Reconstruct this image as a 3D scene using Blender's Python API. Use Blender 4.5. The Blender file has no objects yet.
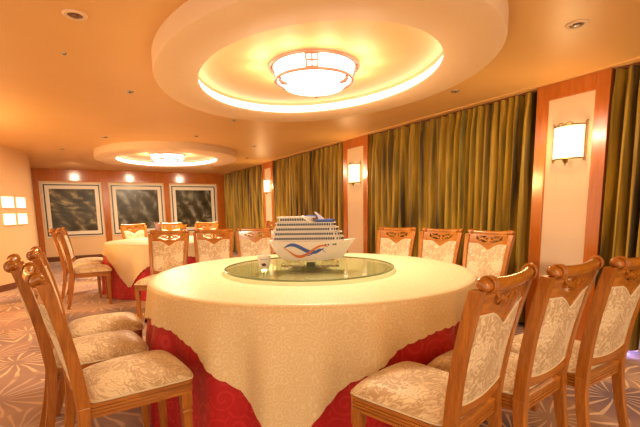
import bpy, bmesh, math, random
from mathutils import Vector, Matrix
random.seed(7)
PI = math.pi
COL = bpy.context.scene.collection

# ------------------------------------------------------------------ nodes
def new_mat(name):
    m = bpy.data.materials.new(name); m.use_nodes = True
    nt = m.node_tree
    for n in list(nt.nodes): nt.nodes.remove(n)
    return m, nt
class NT:
    def __init__(s, nt): s.nt = nt
    def n(s, t, **kw):
        nd = s.nt.nodes.new(t)
        for k, v in kw.items():
            if k.startswith('i_'):
                key = k[2:].replace('_', ' ')
                nd.inputs[key].default_value = v
            else: setattr(nd, k, v)
        return nd
    def l(s, a, b): s.nt.links.new(a, b)
    def math(s, op, a, b=None, clamp=False):
        nd = s.nt.nodes.new('ShaderNodeMath'); nd.operation = op; nd.use_clamp = clamp
        for i, v in enumerate((a, b)):
            if v is None: continue
            if isinstance(v, (int, float)): nd.inputs[i].default_value = v
            else: s.l(v, nd.inputs[i])
        return nd.outputs[0]
    def mix(s, fac, a, b, mode='MIX'):
        nd = s.nt.nodes.new('ShaderNodeMix'); nd.data_type = 'RGBA'; nd.blend_type = mode
        if isinstance(fac, (int, float)): nd.inputs[0].default_value = fac
        else: s.l(fac, nd.inputs[0])
        for i, v in ((6, a), (7, b)):
            if isinstance(v, tuple): nd.inputs[i].default_value = (*v, 1) if len(v) == 3 else v
            else: s.l(v, nd.inputs[i])
        return nd.outputs[2]
    def ramp(s, fac, stops, interp='LINEAR'):
        nd = s.nt.nodes.new('ShaderNodeValToRGB'); cr = nd.color_ramp; cr.interpolation = interp
        while len(cr.elements) < len(stops): cr.elements.new(0.5)
        for e, (p, c) in zip(cr.elements, stops):
            e.position = p; e.color = (*c, 1) if len(c) == 3 else c
        s.l(fac, nd.inputs[0]); return nd.outputs[0]
    def coord(s, scale=(1, 1, 1), rot=(0, 0, 0), loc=(0, 0, 0), kind='Object'):
        tc = s.n('ShaderNodeTexCoord'); mp = s.n('ShaderNodeMapping')
        mp.inputs['Scale'].default_value = scale; mp.inputs['Rotation'].default_value = rot
        mp.inputs['Location'].default_value = loc
        s.l(tc.outputs[kind], mp.inputs[0]); return mp.outputs[0]
    def noise(s, vec, scale=5, detail=3, dist=0.0, rough=.5):
        nd = s.n('ShaderNodeTexNoise'); nd.inputs['Scale'].default_value = scale
        nd.inputs['Detail'].default_value = detail; nd.inputs['Distortion'].default_value = dist
        nd.inputs['Roughness'].default_value = rough
        s.l(vec, nd.inputs['Vector']); return nd
    def out(s, sh): o = s.n('ShaderNodeOutputMaterial'); s.l(sh, o.inputs[0])
    def pbr(s, col, rough=.5, metal=0, spec=.5, coat=0, sheen=0, bump=None, bstr=.2, bdist=.01):
        b = s.n('ShaderNodeBsdfPrincipled')
        if isinstance(col, tuple): b.inputs['Base Color'].default_value = (*col, 1)
        else: s.l(col, b.inputs['Base Color'])
        if isinstance(rough, (int, float)): b.inputs['Roughness'].default_value = rough
        else: s.l(rough, b.inputs['Roughness'])
        b.inputs['Metallic'].default_value = metal
        b.inputs['Specular IOR Level'].default_value = spec
        b.inputs['Coat Weight'].default_value = coat; b.inputs['Coat Roughness'].default_value = .12
        b.inputs['Sheen Weight'].default_value = sheen
        if bump is not None:
            bp = s.n('ShaderNodeBump'); bp.inputs['Strength'].default_value = bstr
            bp.inputs['Distance'].default_value = bdist
            s.l(bump, bp.inputs['Height']); s.l(bp.outputs[0], b.inputs['Normal'])
        s.out(b.outputs[0]); return b

def m_plain(name, col, rough=.5, metal=0, spec=.5, coat=0):
    m, nt = new_mat(name); N = NT(nt)
    nz = N.noise(N.coord(), 30, 3)
    c = N.mix(nz.outputs[0], tuple(x * .93 for x in col), tuple(min(1, x * 1.05) for x in col))
    N.pbr(c, rough, metal, spec, coat); return m
def m_emit(name, col, strength, edge=None):
    m, nt = new_mat(name); N = NT(nt)
    nz = N.noise(N.coord(), 6, 2)
    c = N.mix(nz.outputs[0], col, tuple(min(1, x * 1.03) for x in col))
    e = N.n('ShaderNodeEmission'); e.inputs[1].default_value = strength; N.l(c, e.inputs[0]); N.out(e.outputs[0]); return m
def m_wood(name, dark, light, grain_axis='Z', rough=.3, coat=.5, scale=1.0):
    m, nt = new_mat(name); N = NT(nt)
    sc = {'Z': (18, 18, 1.6), 'Y': (18, 1.6, 18), 'X': (1.6, 18, 18)}[grain_axis]
    v = N.coord(tuple(x * scale for x in sc))
    n1 = N.noise(v, 2.2, 5, 1.2, .6); n2 = N.noise(v, 14, 3, .3, .6)
    f = N.math('ADD', N.math('MULTIPLY', n1.outputs[0], .75), N.math('MULTIPLY', n2.outputs[0], .25))
    c = N.ramp(f, [(.3, dark), (.52, tuple((a + b) / 2 for a, b in zip(dark, light))), (.7, light)])
    N.pbr(c, rough, 0, .5, coat, bump=n2.outputs[0], bstr=.06, bdist=.002); return m
def m_damask(name, base, motif, scale=14, rough=.6, sheen=.2, contrast=1.0, curl=1.6):
    m, nt = new_mat(name); N = NT(nt)
    v = N.coord((scale, scale, scale))
    w = N.noise(v, .9, 2, 0)
    off = N.n('ShaderNodeVectorMath', operation='SCALE'); off.inputs['Scale'].default_value = curl
    sub = N.n('ShaderNodeVectorMath', operation='SUBTRACT'); sub.inputs[1].default_value = (.5, .5, .5)
    N.l(w.outputs['Color'], sub.inputs[0]); N.l(sub.outputs[0], off.inputs[0])
    add = N.n('ShaderNodeVectorMath', operation='ADD'); N.l(v, add.inputs[0]); N.l(off.outputs[0], add.inputs[1])
    vo = N.n('ShaderNodeTexVoronoi', feature='F1'); vo.inputs['Scale'].default_value = .8; N.l(add.outputs[0], vo.inputs['Vector'])
    rings = N.math('SINE', N.math('MULTIPLY', vo.outputs['Distance'], 17))
    vo2 = N.n('ShaderNodeTexVoronoi', feature='SMOOTH_F1'); vo2.inputs['Scale'].default_value = 2.6; N.l(add.outputs[0], vo2.inputs['Vector'])
    s = N.math('ADD', N.math('MULTIPLY', rings, .35), N.math('MULTIPLY', N.math('SINE', N.math('MULTIPLY', vo2.outputs['Distance'], 12)), .4))
    f = N.math('MULTIPLY', N.ramp(N.math('ADD', s, .5), [(.40, (0, 0, 0)), (.60, (1, 1, 1))]), contrast)
    c = N.mix(f, base, motif)
    rr = N.math('SUBTRACT', rough, N.math('MULTIPLY', f, .18))
    N.pbr(c, rr, 0, .35, 0, sheen, bump=f, bstr=.25, bdist=.002); return m
def m_scroll(name, base, line, scale=9, rough=.55, lw=.035):
    """small spiral scrolls woven in a cloth"""
    m, nt = new_mat(name); N = NT(nt)
    v = N.coord((scale, scale, scale))
    vo = N.n('ShaderNodeTexVoronoi', feature='F1'); vo.inputs['Scale'].default_value = 1; vo.inputs['Randomness'].default_value = .75
    N.l(v, vo.inputs['Vector'])
    d = N.n('ShaderNodeVectorMath', operation='SUBTRACT'); N.l(v, d.inputs[0]); N.l(vo.outputs['Position'], d.inputs[1])
    sp = N.n('ShaderNodeSeparateXYZ'); N.l(d.outputs[0], sp.inputs[0])
    h = N.math('ADD', sp.outputs[1], sp.outputs[2])
    ang = N.math('ARCTAN2', h, sp.outputs[0])
    s = N.math('SINE', N.math('ADD', ang, N.math('MULTIPLY', vo.outputs['Distance'], 19)))
    f = N.ramp(s, [(.55, (0, 0, 0)), (.8, (1, 1, 1))])
    c = N.mix(N.math('MULTIPLY', f, .75), base, line)
    rr = N.math('SUBTRACT', rough, N.math('MULTIPLY', f, .2))
    N.pbr(c, rr, 0, .4, 0, .15, bump=f, bstr=.15, bdist=.001); return m

WOOD = m_wood('honey_wood', (.27, .082, .008), (.62, .235, .032), 'Z', .28, .5)
WOODY = m_wood('honey_wood_cross', (.26, .080, .008), (.60, .225, .03), 'Y', .24, .6)
WOODX = m_wood('honey_wood_rail', (.28, .09, .010), (.62, .24, .036), 'X', .3, .5)
PANELW = m_wood('cherry_panel_wood', (.38, .095, .010), (.58, .165, .02), 'Z', .18, .6, .5)
DARKW = m_wood('dark_trim_wood', (.10, .03, .01), (.22, .07, .02), 'Y', .35, .3)
def m_floral(name, base, motif, scale=6.2):
    m, nt = new_mat(name); N = NT(nt)
    o = N.coord((scale, scale, scale)); sp = N.n('ShaderNodeSeparateXYZ'); N.l(o, sp.inputs[0])
    cb = N.n('ShaderNodeCombineXYZ'); N.l(N.math('ADD', sp.outputs[0], N.math('MULTIPLY', sp.outputs[2], 1.15)), cb.inputs[0]); N.l(sp.outputs[1], cb.inputs[1])
    wn = N.noise(cb.outputs[0], 1.1, 2)
    wsub = N.n('ShaderNodeVectorMath', operation='SUBTRACT'); wsub.inputs[1].default_value = (.5, .5, .5); N.l(wn.outputs['Color'], wsub.inputs[0])
    wsc = N.n('ShaderNodeVectorMath', operation='SCALE'); wsc.inputs['Scale'].default_value = .9; N.l(wsub.outputs[0], wsc.inputs[0])
    v = N.n('ShaderNodeVectorMath', operation='ADD'); N.l(cb.outputs[0], v.inputs[0]); N.l(wsc.outputs[0], v.inputs[1]); v = v.outputs[0]
    vo = N.n('ShaderNodeTexVoronoi', feature='F1', voronoi_dimensions='2D'); vo.inputs['Scale'].default_value = 1; vo.inputs['Randomness'].default_value = .8; N.l(v, vo.inputs['Vector'])
    d = N.n('ShaderNodeVectorMath', operation='SUBTRACT'); N.l(v, d.inputs[0]); N.l(vo.outputs['Position'], d.inputs[1])
    s2 = N.n('ShaderNodeSeparateXYZ'); N.l(d.outputs[0], s2.inputs[0])
    th = N.math('ARCTAN2', s2.outputs[1], s2.outputs[0]); r = vo.outputs['Distance']
    pet = N.math('COSINE', N.math('ADD', N.math('MULTIPLY', th, 6), N.math('MULTIPLY', wn.outputs[0], 9)))
    rad = N.math('ADD', .36, N.math('MULTIPLY', pet, .07))
    inside = N.math('MULTIPLY', N.math('SUBTRACT', rad, r), 22, True)
    lines = N.math('SINE', N.math('ADD', N.math('MULTIPLY', r, 46), N.math('MULTIPLY', pet, 2.4)))
    lf = N.ramp(lines, [(.0, (1, 1, 1)), (.12, (.25, .25, .25)), (.3, (1, 1, 1))])
    lf2 = N.math('ADD', .30, N.math('MULTIPLY', N.ramp(N.math('MULTIPLY', N.math('ADD', lines, 1), .5), [(.12, (0, 0, 0)), (.35, (1, 1, 1))]), .70))
    flower = N.math('MULTIPLY', inside, lf2)
    te = N.noise(v, 2.6, 2, 1.4)
    ten = N.math('SINE', N.math('MULTIPLY', te.outputs[0], 34))
    leaf = N.math('MULTIPLY', N.ramp(N.math('MULTIPLY', N.math('ADD', ten, 1), .5), [(.68, (0, 0, 0)), (.82, (1, 1, 1))]), .8)
    f = N.math('MAXIMUM', flower, N.math('MULTIPLY', leaf, N.math('SUBTRACT', 1, inside)))
    c = N.mix(f, base, motif)
    N.pbr(c, N.math('SUBTRACT', .62, N.math('MULTIPLY', f, .2)), 0, .35, 0, .25, bump=f, bstr=.2, bdist=.002); return m
FABRIC = m_floral('cream_floral_damask', (.55, .39, .225), (.84, .70, .48))
PIPING = m_plain('cream_piping', (.74, .64, .45), .55)
CLOTH = m_scroll('cream_table_linen', (.80, .64, .37), (.90, .79, .54), 22, .5)
FCLOTH = m_plain('ivory_table_linen', (.85, .68, .44), .6)
RED = m_scroll('red_table_linen', (.50, .008, .012), (.62, .03, .03), 9, .5)
COPPER = m_plain('rose_copper', (.50, .20, .13), .4, .2)
BRASS = m_plain('antique_brass', (.45, .27, .08), .3, .9)
WHITEP = m_plain('white_gloss', (.86, .82, .80), .25, 0, .5, .3)
BLUEP = m_plain('blue_paint', (.05, .12, .48), .3)
ORANGEP = m_plain('orange_paint', (.72, .20, .04), .3)
NAVY = m_plain('dark_window_glass', (.035, .035, .07), .15)
STEEL = m_plain('brushed_steel', (.5, .45, .4), .35, .9)
BLACKF = m_plain('black_frame', (.025, .012, .008), .3, 0, .5, .4)
MAT = m_plain('white_mat_board', (.93, .84, .68), .6)
LAMPW = m_emit('lamp_glass', (1, .93, .80), 2.2)
LAMPS = m_emit('sconce_glass', (1, .82, .42), 1.5)
COVE = m_emit('cove_strip', (1, .93, .78), 3.0)
NICHE = m_emit('backlit_niche', (1, .86, .48), 1.5)

def m_wall(name, a, b, scale=60, rough=.7, bstr=.15):
    m, nt = new_mat(name); N = NT(nt)
    n = N.noise(N.coord(), scale, 4); n2 = N.noise(N.coord(), 1.2, 2)
    c = N.mix(N.math('MULTIPLY', N.math('ADD', n.outputs[0], n2.outputs[0]), .5), a, b)
    N.pbr(c, rough, bump=n.outputs[0], bstr=bstr, bdist=.003); return m
CEIL = m_wall('satin_ceiling_paint', (.80, .47, .17), (.88, .55, .22), 3, .42, .01)
RINGM = m_wall('plaster_ring_paint', (.85, .62, .41), (.90, .67, .45), 20, .6, .02)
RECESS = m_wall('recess_paint', (.84, .56, .25), (.90, .62, .29), 20, .6, .02)
CREAMW = m_wall('cream_wall_paint', (.84, .56, .30), (.90, .62, .34), 40, .6, .03)
PAPER = m_wall('flecked_wallpaper', (.60, .42, .27), (.90, .70, .50), 160, .7, .3)

def m_carpet():
    m, nt = new_mat('patterned_carpet'); N = NT(nt)
    v = N.coord((1.9, 1.9, 1.9))
    wv = N.noise(v, 1.3, 2)
    add = N.n('ShaderNodeVectorMath', operation='ADD'); sc = N.n('ShaderNodeVectorMath', operation='SCALE'); sc.inputs['Scale'].default_value = .18
    N.l(wv.outputs['Color'], sc.inputs[0]); N.l(v, add.inputs[0]); N.l(sc.outputs[0], add.inputs[1])
    vo = N.n('ShaderNodeTexVoronoi', feature='F1', voronoi_dimensions='2D'); vo.inputs['Scale'].default_value = 1; vo.inputs['Randomness'].default_value = .7
    N.l(add.outputs[0], vo.inputs['Vector'])
    d = N.n('ShaderNodeVectorMath', operation='SUBTRACT'); N.l(add.outputs[0], d.inputs[0]); N.l(vo.outputs['Position'], d.inputs[1])
    sp = N.n('ShaderNodeSeparateXYZ'); N.l(d.outputs[0], sp.inputs[0])
    ang = N.math('ARCTAN2', sp.outputs[1], sp.outputs[0])
    dist = vo.outputs['Distance']
    lines = N.math('SINE', N.math('ADD', N.math('MULTIPLY', ang, 17), N.math('MULTIPLY', dist, 2.5)))
    lf = N.ramp(lines, [(.62, (0, 0, 0)), (.85, (1, 1, 1))])
    edge = N.ramp(dist, [(.08, (0, 0, 0)), (.14, (1, 1, 1)), (.60, (1, 1, 1)), (.68, (.2, .2, .2))])
    rnd = N.n('ShaderNodeSeparateColor'); N.l(vo.outputs['Color'], rnd.inputs[0])
    basec = N.ramp(rnd.outputs[0], [(0, (.30, .17, .15)), (.35, (.50, .30, .18)), (.6, (.12, .055, .075)), (.8, (.40, .23, .20)), (1, (.07, .03, .05))])
    base2 = N.ramp(wv.outputs[0], [(.35, (.48, .28, .18)), (.65, (.24, .12, .13))])
    radial = N.ramp(dist, [(.15, (0, 0, 0)), (.6, (1, 1, 1))])
    base = N.mix(N.math('MULTIPLY', radial, .7), basec, base2)
    amt = N.math('MULTIPLY', N.math('MULTIPLY', lf, edge), N.ramp(rnd.outputs[1], [(.1, (.25, .25, .25)), (.5, (.9, .9, .9))]))
    c = N.mix(amt, base, (.84, .60, .40))
    pile = N.noise(N.coord(), 260, 2)
    c = N.mix(.18, c, pile.outputs['Color'], 'OVERLAY')
    N.pbr(c, .9, 0, .2, 0, .3, bump=pile.outputs[0], bstr=.4, bdist=.004); return m
CARPET = m_carpet()

def m_curtain():
    m, nt = new_mat('olive_gold_curtain'); N = NT(nt)
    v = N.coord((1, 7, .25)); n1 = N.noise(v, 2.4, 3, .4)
    c = N.ramp(n1.outputs[0], [(.34, (.045, .028, .007)), (.45, (.22, .14, .015)), (.56, (.50, .31, .028)), (.68, (.17, .14, .025))])  # fabric stripes, with fold shade and gold highlights also put into the colour
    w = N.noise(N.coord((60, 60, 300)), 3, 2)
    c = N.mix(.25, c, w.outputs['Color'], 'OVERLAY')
    N.pbr(c, .5, 0, .3, 0, .12, bump=w.outputs[0], bstr=.1, bdist=.002); return m
CURTAIN = m_curtain()

def m_art(name, seed, tint):
    m, nt = new_mat(name); N = NT(nt)
    v = N.coord((1.5, 1, 1.5), loc=(seed, 0, seed * .37))
    a = N.noise(v, 1.1, 4, 2.6, .55); b = N.noise(v, 5, 4, 1.0, .65)
    wv = N.n('ShaderNodeTexWave', wave_type='RINGS', rings_direction='SPHERICAL'); wv.inputs['Scale'].default_value = .65
    wv.inputs['Distortion'].default_value = 9; wv.inputs['Detail'].default_value = 3; N.l(v, wv.inputs['Vector'])
    f = N.math('ADD', N.math('MULTIPLY', a.outputs[0], .75), N.math('MULTIPLY', wv.outputs['Fac'], .14))
    f = N.math('ADD', f, N.math('MULTIPLY', b.outputs[0], .2))
    c = N.ramp(f, [(.30, (.02, .015, .008)), (.50, (.045, .038, .02)), (.60, (.11, .09, .05)), (.70, tint), (.85, (.55, .42, .24))])
    N.pbr(c, .25, 0, .3, .45); return m

def m_glass():
    m, nt = new_mat('turntable_glass'); N = NT(nt)
    nz = N.noise(N.coord(), 3, 1)
    tr = N.n('ShaderNodeBsdfTransparent'); N.l(N.mix(nz.outputs[0], (.76, .79, .72), (.79, .82, .75)), tr.inputs[0])
    gl = N.n('ShaderNodeBsdfGlossy'); gl.inputs['Roughness'].default_value = .03; gl.inputs[0].default_value = (.95, 1, .93, 1)
    fr = N.n('ShaderNodeFresnel'); fr.inputs[0].default_value = 1.55
    mx = N.n('ShaderNodeMixShader'); N.l(N.math('MULTIPLY', fr.outputs[0], .36, True), mx.inputs[0]); N.l(tr.outputs[0], mx.inputs[1]); N.l(gl.outputs[0], mx.inputs[2])
    N.out(mx.outputs[0]); return m
GLASS = m_glass()
def m_clear():
    m, nt = new_mat('clear_acrylic'); N = NT(nt)
    nz = N.noise(N.coord(), 3, 1)
    tr = N.n('ShaderNodeBsdfTransparent'); N.l(N.mix(nz.outputs[0], (.90, .86, .74), (.93, .89, .78)), tr.inputs[0])
    gl = N.n('ShaderNodeBsdfGlossy'); gl.inputs['Roughness'].default_value = .05
    fr = N.n('ShaderNodeFresnel'); fr.inputs[0].default_value = 1.5
    mx = N.n('ShaderNodeMixShader'); N.l(N.math('ADD', fr.outputs[0], .06, True), mx.inputs[0]); N.l(tr.outputs[0], mx.inputs[1]); N.l(gl.outputs[0], mx.inputs[2])
    N.out(mx.outputs[0]); return m
ACRYL = m_clear()
EDGEG = m_plain('green_glass_edge', (.16, .22, .12), .15)

# ------------------------------------------------------------------ mesh helpers
CHAIR_STRETCH = [False]
def mk(name, bm, mat, parent=None, smooth=True, bevel=0, angle=40, loc=None):
    if CHAIR_STRETCH[0]:
        for v in bm.verts:
            if v.co.z > .50: v.co.z += (v.co.z - .50) * .085
    bmesh.ops.recalc_face_normals(bm, faces=bm.faces)
    me = bpy.data.meshes.new(name); bm.to_mesh(me); bm.free()
    me.materials.append(mat)
    if smooth:
        for p in me.polygons: p.use_smooth = True
        try: me.set_sharp_from_angle(angle=math.radians(angle))
        except Exception: pass
    o = bpy.data.objects.new(name, me); COL.objects.link(o)
    if parent: o.parent = parent
    if loc: o.location = loc
    if bevel:
        b = o.modifiers.new('b', 'BEVEL'); b.width = bevel; b.segments = 2; b.limit_method = 'ANGLE'
        b.harden_normals = False
    return o
def tag(o, label=None, cat=None, group=None, kind=None):
    if label: o['label'] = label
    if cat: o['category'] = cat
    if group: o['group'] = group
    if kind: o['kind'] = kind
    return o
def thing(name, label, cat, loc=(0, 0, 0), rz=0, group=None):
    o = bpy.data.objects.new(name, None); COL.objects.link(o)
    o.location = loc; o.rotation_euler = (0, 0, rz); o.empty_display_size = .1
    return tag(o, label, cat, group)
def struct(o): o['kind'] = 'structure'; return o
def kids(o): return [c for c in bpy.data.objects if c.parent == o]
def copy_tree(o, parent=None):
    c = o.copy(); COL.objects.link(c)
    if parent: c.parent = parent
    for k in kids(o): copy_tree(k, c)
    return c
def box(bm, x0, x1, y0, y1, z0, z1):
    vs = [bm.verts.new((x, y, z)) for z in (z0, z1) for x, y in ((x0, y0), (x1, y0), (x1, y1), (x0, y1))]
    for f in ((0, 3, 2, 1), (4, 5, 6, 7), (0, 1, 5, 4), (1, 2, 6, 5), (2, 3, 7, 6), (3, 0, 4, 7)):
        bm.faces.new([vs[i] for i in f])
def boxb(*a):
    bm = bmesh.new(); box(bm, *a); return bm
def loft(bm, rings, closed=False, cap=True):
    R = [[bm.verts.new(p) for p in r] for r in rings]; n = len(R[0])
    m = len(R)
    for i in range(m if closed else m - 1):
        a, b = R[i], R[(i + 1) % m]
        for j in range(n):
            bm.faces.new((a[j], a[(j + 1) % n], b[(j + 1) % n], b[j]))
    if cap and not closed:
        bm.faces.new(R[0][::-1]); bm.faces.new(R[-1])
def tube(bm, pts, r, seg=8, closed=False):
    pts = [Vector(p) for p in pts]; rings = []; n = len(pts); up = None
    for i, p in enumerate(pts):
        if closed: t = pts[(i + 1) % n] - pts[i - 1]
        else: t = pts[min(i + 1, n - 1)] - pts[max(i - 1, 0)]
        t.normalize()
        if up is None:
            up = Vector((0, 0, 1)) if abs(t.z) < .9 else Vector((1, 0, 0))
        a = t.cross(up); a.normalize(); b = a.cross(t); up = b
        rr = r[i] if isinstance(r, (list, tuple)) else r
        rings.append([p + a * math.cos(2 * PI * k / seg) * rr + b * math.sin(2 * PI * k / seg) * rr for k in range(seg)])
    loft(bm, rings, closed)
def lathe(bm, prof, seg=48, cx=0, cy=0, sx=1, sy=1):
    rows = []
    for r, z in prof:
        rows.append([bm.verts.new((cx + r * sx * math.cos(2 * PI * k / seg), cy + r * sy * math.sin(2 * PI * k / seg), z)) for k in range(seg)])
    for i in range(len(rows) - 1):
        for k in range(seg):
            bm.faces.new((rows[i][k], rows[i][(k + 1) % seg], rows[i + 1][(k + 1) % seg], rows[i + 1][k]))
    return rows
def prism(bm, outline, z0, z1):
    a = [bm.verts.new((x, y, z0)) for x, y in outline]; b = [bm.verts.new((x, y, z1)) for x, y in outline]
    n = len(a); bm.faces.new(a[::-1]); bm.faces.new(b)
    for i in range(n): bm.faces.new((a[i], a[(i + 1) % n], b[(i + 1) % n], b[i]))
def shell(bm, F, B, nu, nv):
    """closed solid between front grid F(i,j) and back grid B(i,j)"""
    f = [[bm.verts.new(F(i, j)) for j in range(nv + 1)] for i in range(nu + 1)]
    b = [[bm.verts.new(B(i, j)) for j in range(nv + 1)] for i in range(nu + 1)]
    for i in range(nu):
        for j in range(nv):
            bm.faces.new((f[i][j], f[i + 1][j], f[i + 1][j + 1], f[i][j + 1]))
            bm.faces.new((b[i][j + 1], b[i + 1][j + 1], b[i + 1][j], b[i][j]))
    for i in range(nu):
        bm.faces.new((f[i + 1][0], f[i][0], b[i][0], b[i + 1][0])); bm.faces.new((f[i][nv], f[i + 1][nv], b[i + 1][nv], b[i][nv]))
    for j in range(nv):
        bm.faces.new((f[0][j], f[0][j + 1], b[0][j + 1], b[0][j])); bm.faces.new((f[nu][j + 1], f[nu][j], b[nu][j], b[nu][j + 1]))

# ------------------------------------------------------------------ camera
CAMP = dict(f=399.4, yaw=.5321, pitch=-.1356, roll=-.0158, cy=50.18, hc=1.2)
cy_, sy_ = math.cos(CAMP['yaw']), math.sin(CAMP['yaw'])
fwd = Vector((sy_, cy_, 0)); right = Vector((cy_, -sy_, 0)); up = Vector((0, 0, 1))
c, s = math.cos(CAMP['pitch']), math.sin(CAMP['pitch'])
f2 = fwd * c + up * s; u2 = up * c - fwd * s
c, s = math.cos(CAMP['roll']), math.sin(CAMP['roll'])
r3 = right * c + u2 * s; u3 = u2 * c - right * s
cam = bpy.data.cameras.new('camera'); co = bpy.data.objects.new('camera', cam); COL.objects.link(co)
co.matrix_world = Matrix(((r3.x, u3.x, -f2.x, 0), (r3.y, u3.y, -f2.y, 0), (r3.z, u3.z, -f2.z, CAMP['hc']), (0, 0, 0, 1)))
cam.sensor_width = 36; cam.lens = CAMP['f'] / 640 * 36; cam.shift_y = CAMP['cy'] / 640; cam.clip_start = .02
bpy.context.scene.camera = co

# ------------------------------------------------------------------ room
H = 2.28; XR = 3.68; YB = 11.95; XL = -4.2; Y0 = -2.0
struct(mk('floor', boxb(XL, XR + .3, Y0, YB + .2, -.05, 0), CARPET, smooth=False))
struct(mk('ceiling', boxb(XL, XR + .3, Y0, YB + .2, H, H + .05), CEIL, smooth=False))
struct(mk('wall_right', boxb(XR + .16, XR + .26, Y0, YB + .2, 0, H), CREAMW, smooth=False))
struct(mk('wall_back', boxb(XL, XR + .16, YB, YB + .1, 0, H), CREAMW, smooth=False))
# left curved partition
def partition():
    P = [(-4.1, 6.1), (-3.0, 6.5), (-2.2, 6.85), (-1.6, 7.3), (-1.25, 7.7), (-1.0, 8.1), (-.86, 8.55), (-.79, 9.1), (-.82, 9.9), (-.97, YB)]
    out = []
    for i in range(len(P) - 1):
        p0 = P[max(i - 1, 0)]; p1 = P[i]; p2 = P[i + 1]; p3 = P[min(i + 2, len(P) - 1)]
        for k in range(8):
            t = k / 8
            out.append(tuple(.5 * ((2 * b) + (-a + c_) * t + (2 * a - 5 * b + 4 * c_ - d) * t * t + (-a + 3 * b - 3 * c_ + d) * t ** 3) for a, b, c_, d in zip(p0, p1, p2, p3)))
    out.append(P[-1]); return out
PP = partition()
def offpath(P, off):
    o = []
    for i, p in enumerate(P):
        a = P[max(i - 1, 0)]; b = P[min(i + 1, len(P) - 1)]
        dx, dy = b[0] - a[0], b[1] - a[1]; L = math.hypot(dx, dy)
        o.append((p[0] + dy / L * off, p[1] - dx / L * off))
    return o
def strip(P, d0, d1, z0, z1):
    bm = bmesh.new(); A = offpath(P, d0); B = offpath(P, d1)
    loft(bm, [[(a[0], a[1], z0), (b[0], b[1], z0), (b[0], b[1], z1), (a[0], a[1], z1)] for a, b in zip(A, B)]); return bm
struct(mk('wall_left', strip(PP, 0, -.12, 0, H), CREAMW))
struct(mk('baseboard_left', strip(PP, .018, 0, 0, .10), DARKW))
# back wall joinery
def bx_(name, *a, mat=PANELW, bevel=.004): return struct(mk(name, boxb(*a), mat, smooth=False, bevel=bevel))
bx_('trim_1', -1.0, XR + .1, YB - .05, YB, 1.985, H)
bx_('trim_2', -.96, -.845, YB - .05, YB, 0, 1.985)
bx_('trim_3', .505, .64, YB - .05, YB, 0, 1.985)
bx_('trim_4', 2.02, 2.15, YB - .05, YB, 0, 1.985)
bx_('trim_5', 3.50, XR + .1, YB - .05, YB, 0, 1.985)
bx_('baseboard_back', -.845, 3.5, YB - .03, YB, 0, .12, mat=DARKW)
# ceiling line along the curtain wall
bx_('trim_6', XR - .035, XR + .16, Y0, YB - .05, H - .012, H, mat=CEIL, bevel=0)

# pictures
TINT = [(.36, .30, .16), (.22, .24, .22), (.26, .26, .24)]
PLB = ['leftmost framed landscape painting with swirling dark ridges, beside the curved wall',
       'middle framed dark painting on the wood panelled end wall',
       'rightmost framed dark painting on the end wall, next to the curtain']
for i, (a, b) in enumerate([(-.80, .475), (.67, 1.99), (2.18, 3.47)]):
    cx = (a + b) / 2; w = b - a; z0, z1 = .60, 1.945
    t = thing('framed_picture', PLB[i], 'picture', (cx, YB - .001, z0), 0, 'framed paintings on the end wall')
    h = z1 - z0
    def rect_ring(w0, h0a, h0b, w1, h1a, h1b, y0, y1):
        bm = bmesh.new()
        box(bm, -w0, -w1, y0, y1, h0a, h0b); box(bm, w1, w0, y0, y1, h0a, h0b)
        box(bm, -w1, w1, y0, y1, h0a, h1a); box(bm, -w1, w1, y0, y1, h1b, h0b); return bm
    W = w / 2
    mk('border', rect_ring(W, 0, h, W - .035, .035, h - .035, -.02, 0), MAT, t, smooth=False)
    mk('frame', rect_ring(W - .035, .035, h - .035, W - .06, .06, h - .06, -.035, 0), BLACKF, t, smooth=False)
    mk('mat_board', rect_ring(W - .06, .06, h - .06, W - .145, .145, h - .145, -.015, -.002), MAT, t, smooth=False)
    mk('painting', boxb(-(W - .145), W - .145, -.012, -.002, .145, h - .145), m_art('ink_painting_%d' % i, 3.1 + 5.7 * i, TINT[i]), t, smooth=False)

# backlit square niches on the curved partition
def path_at(j):
    k = min(int(j), len(PP) - 2); t_ = j - k
    return (PP[k][0] * (1 - t_) + PP[k + 1][0] * t_, PP[k][1] * (1 - t_) + PP[k + 1][1] * t_)
for i in range(6):
    col, row = i % 3, i // 3
    j0, j1 = [(37.5, 42.2), (44.0, 47.2), (47.8, 49.6)][col]
    z0 = [1.30, 1.03][row]; hgt = .175
    def sub(a, b): return [path_at(a + (b - a) * q / 8) for q in range(9)]
    cx, cy = path_at((j0 + j1) / 2)
    t = thing('wall_light', ['upper', 'lower'][row] + ' row, ' + ['leftmost', 'middle', 'narrow right'][col] + ' glowing square light panel on the curved cream wall', 'wall light', (cx, cy, z0), 0, 'square light panels on the curved wall')
    def part(name, P, d0, d1, za, zb_, m):
        bm = strip(P, d0, d1, za, zb_)
        for v in bm.verts: v.co.x -= cx; v.co.y -= cy
        mk(name, bm, m, t, smooth=False)
    part('light_panel', sub(j0, j1), .012, .001, 0, hgt, NICHE)
    part('sill', sub(j0 - .2, j1 + .2), .03, .001, -.012, 0, CREAMW)
    part('lintel', sub(j0 - .2, j1 + .2), .03, .001, hgt, hgt + .012, CREAMW)

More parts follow.
